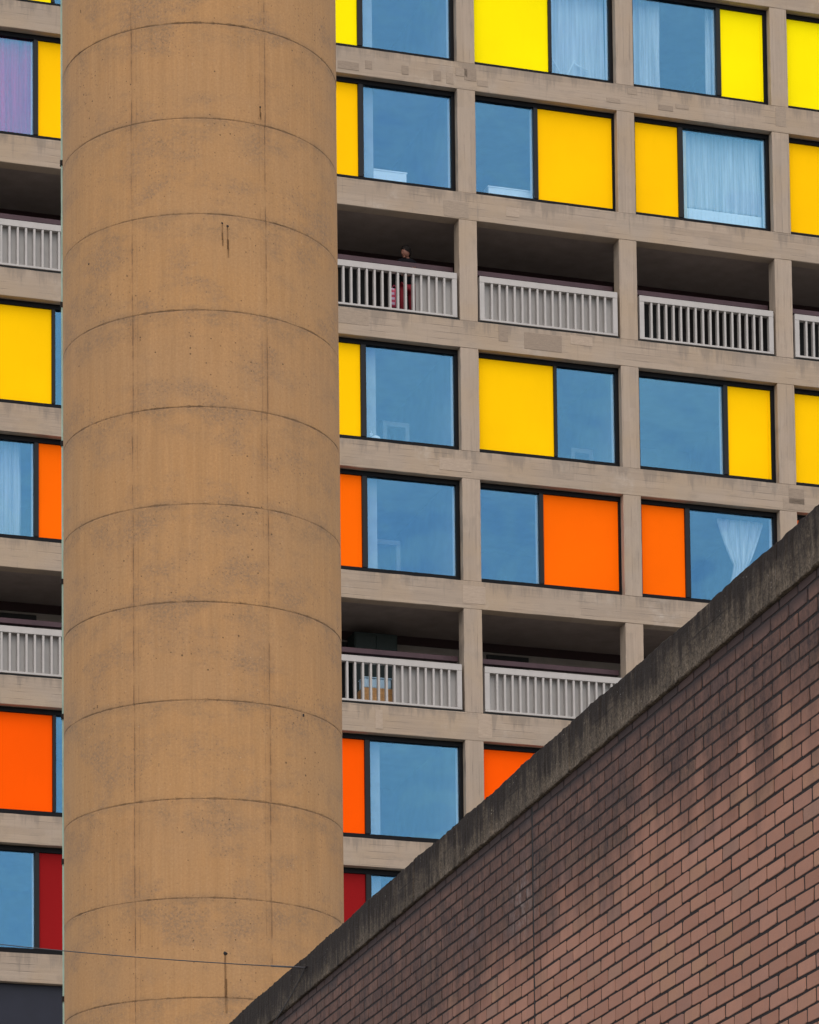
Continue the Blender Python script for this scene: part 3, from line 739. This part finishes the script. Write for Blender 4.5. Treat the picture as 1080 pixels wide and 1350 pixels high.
# tie-holes with rust streaks (image-measured: angle right of view, height)
def pix_tower(px, py):
    d = fw + cr * ((px - 540) / F_PX) + cu * ((CY_PX - py) / F_PX)
    A = d.x ** 2 + d.y ** 2; B = -2 * (d.x * TX + d.y * TY); Cc = TX ** 2 + TY ** 2 - TR ** 2
    t = (-B - math.sqrt(max(0, B * B - 4 * A * Cc))) / (2 * A)
    return d * t
def tower_patch(name, ang, z, wid, hei, mat, proud=.004):
    bm = bmesh.new(); n = 4; g = []
    for lay, rad in ((0, TR - .01), (1, TR + proud)):
        for j in (0, 1):
            g.append([bm.verts.new(((rad) * math.cos(ang + (i / n - .5) * wid / TR), rad * math.sin(ang + (i / n - .5) * wid / TR), z - hei * j)) for i in range(n + 1)])
    for i in range(n):
        bm.faces.new((g[2][i], g[3][i], g[3][i + 1], g[2][i + 1]))
        bm.faces.new((g[0][i], g[2][i], g[2][i + 1], g[0][i + 1])); bm.faces.new((g[1][i], g[1][i + 1], g[3][i + 1], g[3][i]))
    bm.faces.new((g[0][0], g[1][0], g[3][0], g[2][0])); bm.faces.new((g[0][n], g[2][n], g[3][n], g[1][n]))
    bmesh.ops.recalc_face_normals(bm, faces=bm.faces[:])
    return mesh_of(bm)
def streak_mat(name, c, cover):
    mm = M(name); co = mm.obj(); x, y, z = mm.xyz(co)
    n1 = mm.noise(mm.scale(co, 40, 40, 3), 1.2, 4, .6)
    d = mm.n('ShaderNodeBsdfDiffuse'); mm.put(d.inputs[0], c)
    t = mm.n('ShaderNodeBsdfTransparent'); mx = mm.n('ShaderNodeMixShader')
    mm.put(mx.inputs[0], mm.rng(n1, .38, .62, cover * .2, cover)); mm.put(mx.inputs[1], t.outputs[0]); mm.put(mx.inputs[2], d.outputs[0])
    mm.t.links.new(mx.outputs[0], mm.out.inputs[0]); return mm.m
RUST = streak_mat('rust_streak', (.10, .05, .024, 1), .7)
RUSTL = streak_mat('faint_rust_streak', (.11, .058, .028, 1), .55)
HOLE = M('hole_dark').plain((.012, .010, .009), .9)
def tiehole(px, py, r, ln, mat, w=.02):
    P_ = pix_tower(px, py); a = math.atan2(P_.y - TY, P_.x - TX)
    bm = bmesh.new(); bmesh.ops.create_icosphere(bm, subdivisions=2, radius=r, matrix=Matrix.Diagonal((1, 1, 1.1, 1)))
    for v in bm.verts: v.co *= R.uniform(.8, 1.15)
    o = link('tie_hole', mesh_of(bm), HOLE, tower, ((TR - r * .6) * math.cos(a), (TR - r * .6) * math.sin(a), P_.z - GZ))
    if ln:
        link('rust_streak', tower_patch('rust_streak', a, P_.z - GZ - r * .5, w, ln, mat, .007), mat, tower)
        link('rust_streak', tower_patch('rust_streak', a + .004, P_.z - GZ - ln * .6, w * 1.5, ln * .8, RUSTL, .0055), RUSTL, tower)
tiehole(297, 1257, .036, .55, RUST, .02); tiehole(293, 294, .017, .22, RUSTL, .012); tiehole(300, 298, .022, .30, RUST, .014)
tiehole(400, 943, .024, 0, None); tiehole(343, 141, .016, .12, RUSTL, .01); tiehole(117, 348, .014, 0, None)
# verdigris lightning conductor on the left flank with clips
VERD = M('verdigris_copper').plain((.32, .44, .36), .6, var=.2)
tang = math.acos(TR / math.hypot(TX, TY))     # angle between view direction and silhouette
la = view_a - tang
lc = empty('lightning_conductor', (TX, TY, GZ), 0); tag(lc, 'pale green lightning conductor strip clipped to the left edge of tower', 'conductor')
link('strip', tower_patch('strip', la + .004, zt_, .03, zt_, VERD, .022), VERD, lc)
clipz = [pix_tower(100, y).z for y in (169, 359, 545, 730, 911, 1105, 1289)]
for z in clipz: link('clip', tower_patch('clip', la + .004, z - GZ - .1, .06, .07, HOLE, .034), HOLE, lc)

# ------------------------------------------------------------------ brick wall with concrete coping
WY = 0.27539; Q = Vector((1.81901, 15.5367, 0)); dW = Vector((-math.sin(WY), math.cos(WY), 0)); nW = Vector((-math.cos(WY), -math.sin(WY), 0))
CT, CB = 5.41716, 5.15974
S0, S1 = -5.0, 18.0
wall = empty('brick_wall', (Q.x, Q.y, GZ), 0)
# local frame: x = -dW (towards the camera end), y = into the wall (-nW), z up
ang = math.atan2(-dW.y, -dW.x)
wall.rotation_euler = (0, 0, ang)
yl = Matrix.Rotation(ang, 3, 'Z') @ Vector((0, 1, 0))
SGN = 1 if yl.dot(-nW) > 0 else -1            # +1 when local y runs into the wall
tag(wall, 'reddish brown brick wall with sooty concrete coping rising across the lower right corner', 'wall')
def mat_brick():
    m = M('weathered_brick'); P = m.pos(); geo = m.n('ShaderNodeNewGeometry'); oi = m.n('ShaderNodeObjectInfo')
    rnd = m.math('FRACT', m.math('ADD', geo.outputs['Random Per Island'], m.math('MULTIPLY', oi.outputs['Random'], 7.31)))
    rnd2 = m.math('FRACT', m.math('MULTIPLY', rnd, 17.7)); rnd3 = m.math('FRACT', m.math('MULTIPLY', rnd, 53.1))
    s = m.vmath('DOT_PRODUCT', m.vmath('SUBTRACT', P, tuple(Q)), tuple(dW), out=1)
    z = m.xyz(P)[2]; SP = m.comb(s, z, 0.0)
    a = m.mix(rnd, (0.300, 0.134, 0.084), (0.415, 0.200, 0.130))
    a = m.mix(m.rng(rnd2, .75, 1.0, 0, .7), a, (0.38, 0.21, 0.115))
    a = m.mix(m.rng(rnd3, .86, 1.0, 0, .65), a, (0.23, 0.13, 0.108))
    fine = m.noise(P, 130, 4, .7); cloud = m.noise(P, 14, 5, .65)
    a = m.mix(m.rng(cloud, .35, .7, 0, .45), a, (0.29, 0.155, 0.112))
    a = m.mix(m.rng(fine, .35, .7, 0, .28), a, (0.2, 0.105, 0.075))
    a = m.mix(m.rng(m.noise(P, 55, 3, .7), .64, .75, 0, .4), a, (0.46, 0.29, 0.22))
    # soot under the coping with ragged runs, thicker towards the far end
    far = m.rng(s, 3.5, 6.5, 0, 1)
    run = m.noise(m.comb(m.math('MULTIPLY', s, 3.2), m.math('MULTIPLY', z, .35), 0.0), 1.0, 5, .6)
    dep = m.math('SUBTRACT', CB, z)
    lim = m.math('ADD', m.rng(run, .3, .72, .32, .70), m.math('MULTIPLY', far, 0.42))
    lim = m.math('ADD', lim, m.math('MULTIPLY', m.math('SUBTRACT', m.noise(m.comb(m.math('MULTIPLY', s, 2.0), m.math('MULTIPLY', z, .6), 2.0), 1.6, 7, .75), .5), .6))
    lim = m.math('ADD', lim, m.math('MULTIPLY', m.math('SUBTRACT', rnd3, .5), .11))
    soot = m.rng(m.math('SUBTRACT', lim, dep), -.52, .24, 0, 1, True)
    blotch = m.rng(m.noise(m.comb(m.math('MULTIPLY', s, 2.2), m.math('MULTIPLY', z, .8), 0.0), 4.0, 7, .8), .34, .60, .66, 1)
    blotch = m.math('MULTIPLY', blotch, m.rng(m.noise(P, 40, 4, .75), .35, .6, .82, 1))
    soot = m.math('MULTIPLY', soot, blotch)
    soot = m.math('MAXIMUM', soot, m.rng(dep, .06, .21, .97, 0))
    a = m.mix(m.math('MULTIPLY', soot, m.rng(rnd2, 0, 1, .90, .985)), a, (0.025, 0.0165, 0.0165))
    # light bloom (salts) beside the movement joint
    ef = m.math('MULTIPLY', m.rng(m.math('ABSOLUTE', m.math('SUBTRACT', s, 4.28)), 0, .32, 1, 0), m.math('MULTIPLY', m.rng(dep, .25, .45), m.rng(dep, .75, .55)))
    ef = m.math('MULTIPLY', ef, m.rng(m.noise(SP, 12, 5, .7), .45, .65))
    a = m.mix(m.math('MULTIPLY', ef, .5), a, (.36, .31, .29))
    ef2 = m.math('MULTIPLY', m.rng(m.noise(SP, 2.2, 6, .72), .60, .74), m.rng(s, 2, 5, .1, .6))
    a = m.mix(m.math('MULTIPLY', ef2, .6), a, (.17, .13, .125))
    h = m.math('ADD', m.math('MULTIPLY', fine, .5), cloud)
    m.bsdf(a, .88, m.bump(h, .5, .004), spec=.25); return m.m
BRICK = mat_brick()
def mat_mortar():
    m = M('dark_mortar'); n1 = m.noise(m.pos(), 60, 4, .7)
    m.bsdf(m.mix(m.rng(n1, .3, .75), (.016, .013, .013), (.050, .042, .039)), .95, m.bump(n1, .4, .004), spec=.1); return m.m
MORTAR = mat_mortar()
def mat_coping():
    m = M('sooty_coping_concrete'); P = m.pos()
    s = m.vmath('DOT_PRODUCT', m.vmath('SUBTRACT', P, tuple(Q)), tuple(dW), out=1); z = m.xyz(P)[2]
    t = m.rng(z, CB, CT)                                   # 0 bottom, 1 top
    SP = m.comb(s, z, 0.0)
    big = m.noise(m.comb(m.math('MULTIPLY', s, 1.0), m.math('MULTIPLY', z, 2.0), 0.0), 2.2, 6, .68)
    ver = m.noise(m.comb(m.math('MULTIPLY', s, 9), m.math('MULTIPLY', z, 1.2), 0.0), 1.6, 5, .65)
    fine = m.noise(P, 75, 5, .75)
    c = m.mix(m.rng(fine, .3, .72), (.036, .027, .0195), (.25, .19, .134))
    k = m.math('ADD', m.math('MULTIPLY', t, .62), m.math('ADD', m.math('MULTIPLY', m.math('SUBTRACT', ver, .5), 1.5), m.math('MULTIPLY', m.math('SUBTRACT', big, .5), 1.3)))
    k = m.math('ADD', k, m.rng(s, 3.0, 9.0, 0, .22))
    c = m.mix(m.rng(k, -.05, .50, 0, .94), c, (.020, .014, .0115))
    c = m.mix(m.rng(m.noise(P, 34, 5, .8), .5, .62, 0, .6), c, (.018, .013, .010))
    ln = m.math('MULTIPLY', m.rng(m.math('ABSOLUTE', m.math('SUBTRACT', z, CB + .145)), .001, .006, 1, 0), m.rng(m.noise(m.comb(s, 0.0, 0.0), 1.3, 3), .48, .6))
    c = m.mix(m.math('MULTIPLY', ln, .8), c, (.012, .010, .009))
    sp = m.voro(P, 95); sr = m.xyz(m.voro(P, 95, out='Color'))[0]
    w = m.math('MULTIPLY', m.rng(sp, .15, .4, 1, 0), m.math('MULTIPLY', m.rng(sr, .92, .94), m.rng(m.noise(SP, 4.5, 4, .6), .52, .62)))
    c = m.mix(m.math('MULTIPLY', w, .75), c, (.40, .35, .30))
    dk = m.math('MULTIPLY', m.rng(sp, .15, .4, 1, 0), m.rng(sr, .14, .1))
    c = m.mix(m.math('MULTIPLY', dk, .7), c, (.012, .01, .009))
    dr = m.math('MULTIPLY', m.rng(m.noise(m.comb(m.math('MULTIPLY', s, 30), m.math('MULTIPLY', z, 2.0), 4.0), 1.0, 3, .5), .68, .74), m.rng(m.noise(SP, 5, 2), .5, .62))
    c = m.mix(m.math('MULTIPLY', dr, .35), c, (.30, .27, .25))
    h = m.math('ADD', fine, m.math('MULTIPLY', m.noise(P, 22, 4, .7), .8))
    m.bsdf(c, .93, m.bump(h, .8, .008), spec=.15); return m.m
COPE = mat_coping()
def wl(s, dep, z): return (-s, SGN * dep, z - GZ)          # wall coordinates (s away from camera, depth into wall, world z) -> local
# mortar body behind the brick faces
def wbox(s0, s1, d0, d1, z0, z1, bev=0):
    a = wl(s0, d0, z0); b = wl(s1, d1, z1)
    return boxmesh(min(a[0], b[0]), max(a[0], b[0]), min(a[1], b[1]), max(a[1], b[1]), min(a[2], b[2]), max(a[2], b[2]), bev)
link('mortar_bed', wbox(S0, S1, .0030, .40, GZ, CB + .01), MORTAR, wall)
# coping cast in lengths, rough arrises
CL = [S0, -2.6, 0.36, 3.35, 6.4, 9.5, 12.6, 15.6, S1]
for i in range(len(CL) - 1):
    s0, s1 = CL[i] + .002, CL[i + 1] - .002
    bm = bmesh.new(); a = wl(s0, -.020, CB); b = wl(s1, .46, CT)
    addbox(bm, min(a[0], b[0]), max(a[0], b[0]), min(a[1], b[1]), max(a[1], b[1]), a[2], b[2])
    bmesh.ops.bevel(bm, geom=bm.edges[:], offset=.009, segments=2, affect='EDGES', profile=.5)
    n = int((s1 - s0) / .035)
    for k in range(1, n):
        xx = -s1 + (s1 - s0) * k / n
        bmesh.ops.bisect_plane(bm, geom=bm.verts[:] + bm.edges[:] + bm.faces[:], plane_co=(xx, 0, 0), plane_no=(1, 0, 0))
    rr = random.Random(300 + i)
    acc = 0
    for v in bm.verts:
        top = v.co.z > CT - GZ - .02
        g = .0045 * math.sin(v.co.x * 2.1 + i) + .003 * math.sin(v.co.x * 5.7)
        v.co.z += (rr.gauss(0, .0028) + g) if top else rr.gauss(0, .0015)
        v.co.y += rr.gauss(0, .0018)
    link('coping_stone', mesh_of(bm), COPE, wall)
# bricks
BL, BHT, JT, PJ = .2235, .075, .0118, .0135
ZC = 3.612
SJ = 4.082                                                # movement joint
def brick_verts(w, h, rr, amp=.0022):
    """front shell of one brick with knocked-off corners, origin at its centre on the wall face"""
    out = []; ol = []
    for sx, sz in ((-1, -1), (1, -1), (1, 1), (-1, 1)):
        cx = rr.uniform(.002, .009) if rr.random() > .12 else rr.uniform(.012, .03); cz = rr.uniform(.002, .008) if rr.random() > .12 else rr.uniform(.008, .02)
        px, pz = sx * w / 2 + rr.uniform(-amp, amp), sz * h / 2 + rr.uniform(-amp, amp)
        a_ = (px - sx * cx, pz); b_ = (px, pz - sz * cz)
        ol += [b_, a_] if sx * sz > 0 else [a_, b_]
    if True:                                              # order counter-clockwise from lower left
        ol.sort(key=lambda p: math.atan2(p[1] / h, p[0] / w))
    for dp, ins in ((.030, 0.0), (.0016, 0.0), (0.0, .0016)):
        for (x_, z_) in ol: out.append([x_ - math.copysign(ins, x_), dp + (rr.uniform(-.0005, .0005) if dp < .02 else 0), z_ - math.copysign(ins, z_)])
    fc = []
    for l in (0, 8):
        for k in range(8): fc.append((l + k, l + (k + 1) % 8, l + 8 + (k + 1) % 8, l + 8 + k))
    fc.append(tuple(range(16, 24)))
    return out, fc
def fix(fc): return fc if SGN > 0 else [f[::-1] for f in fc]
bricks = []                                               # (s centre, z centre, width, height)
c_lo = int(math.floor((GZ - ZC) / BHT)); c_hi = int(math.ceil((CB - ZC) / BHT))
for c in range(c_lo, c_hi + 1):
    zb, zt2 = ZC + c * BHT, min(ZC + (c + 1) * BHT, CB + .004)
    if zb < GZ or zt2 - zb < .02: continue
    hh = zt2 - zb - JT
    for side in (-1, 1):                                  # both sides of the movement joint
        edge = SJ + side * .009; lim = S0 if side < 0 else S1
        pos = edge; k = 0
        while (pos > lim) if side < 0 else (pos < lim):
            ln = BL / 2 if (k == 0 and (c % 2 == 0)) else BL
            nxt = pos + side * ln
            ctr = (pos + nxt) / 2
            bricks.append((ctr + R.uniform(-.002, .002), (zb + zt2) / 2 + R.uniform(-.0018, .0018), ln - PJ + R.uniform(-.0025, .0025), hh))
            pos = nxt; k += 1
def project(P_):
    zc_ = P_.dot(fw); return 540 + F_PX * P_.dot(cr) / zc_, CY_PX - F_PX * P_.dot(cu) / zc_, zc_
vis = []
for i, (s, z, w, h) in enumerate(bricks):
    x_, y_, d_ = project(Q + dW * s + Vector((0, 0, z)))
    if -5 < x_ < 1085 and 0 < y_ < 1352 and w > .15 and h > .06: vis.append((d_, i))
vis.sort(); single = [i for _, i in vis[:300]]; sset = set(single)
variants = []
for q in range(24):
    rr = random.Random(900 + q); v_, f_ = brick_verts(BL - PJ, BHT - JT, rr)
    me = bpy.data.meshes.new('brick'); me.from_pydata([(p[0], SGN * p[1], p[2]) for p in v_], [], fix(f_)); me.materials.append(BRICK); variants.append(me)
for i in single:
    s, z, w, h = bricks[i]
    o = bpy.data.objects.new('brick', R.choice(variants)); COL.objects.link(o); o.parent = wall
    o.location = wl(s, R.uniform(-.0009, .0009), z); o.scale = (w / (BL - PJ), 1, h / (BHT - JT))
    o.rotation_euler = (R.uniform(-.01, .01), R.uniform(-.006, .006), R.uniform(-.006, .006))
rr = random.Random(42); VV = []; FF = []
for i, (s, z, w, h) in enumerate(bricks):
    if i in sset: continue
    v_, f_ = brick_verts(w, h, rr); b0 = len(VV); off = rr.uniform(-.0009, .0009)
    for p in v_: VV.append((-s + p[0], SGN * (p[1] + off), z - GZ + p[2]))
    FF += [tuple(b0 + k for k in f) for f in fix(f_)]
me = bpy.data.meshes.new('remaining_bricks'); me.from_pydata(VV, [], FF); me.materials.append(BRICK)
rb = link('remaining_bricks', me, None, wall); rb['kind'] = 'stuff'
link('movement_joint', wbox(SJ - .009, SJ + .009, .0022, .0031, GZ, CB), M('joint_sealant').plain((.012, .010, .009), .9), wall)

# ------------------------------------------------------------------ cable across the tower
def wallpoint(px, py, off):
    d = fw + cr * ((px - 540) / F_PX) + cu * ((CY_PX - py) / F_PX)
    return d * ((Q.dot(nW) + off) / d.dot(nW))
BLKC = M('cable_sheath').plain((.022, .018, .020), .55)
A0 = wallpoint(403, 1276, .035)
d = fw + cr * ((-420 - 540) / F_PX) + cu * ((CY_PX - 1180) / F_PX)
A1 = d * (33.0 / d.dot(fw))
pts = [A0 + (A1 - A0) * t + Vector((0, 0, -.10 * 4 * t * (1 - t))) for t in [k / 24 for k in range(25)]]
cable = empty('cable', tuple(A0), 0); tag(cable, 'thin black cable strung from the wall coping across the tower', 'cable')
link('span', tube([p - A0 for p in pts], .0036), BLKC, cable)
dn = [wallpoint(403 + (355 - 403) * t + 2.0 * math.sin(t * 3.1), 1276 + (1358 - 1276) * t, .028) for t in [k / 10 for k in range(11)]]
link('tail', tube([p - A0 for p in dn], .003), BLKC, cable)
link('sleeve', tube([pts[1] - A0, Vector((0, 0, 0)), (wallpoint(405, 1274, .018) - A0)], .006), BLKC, cable)
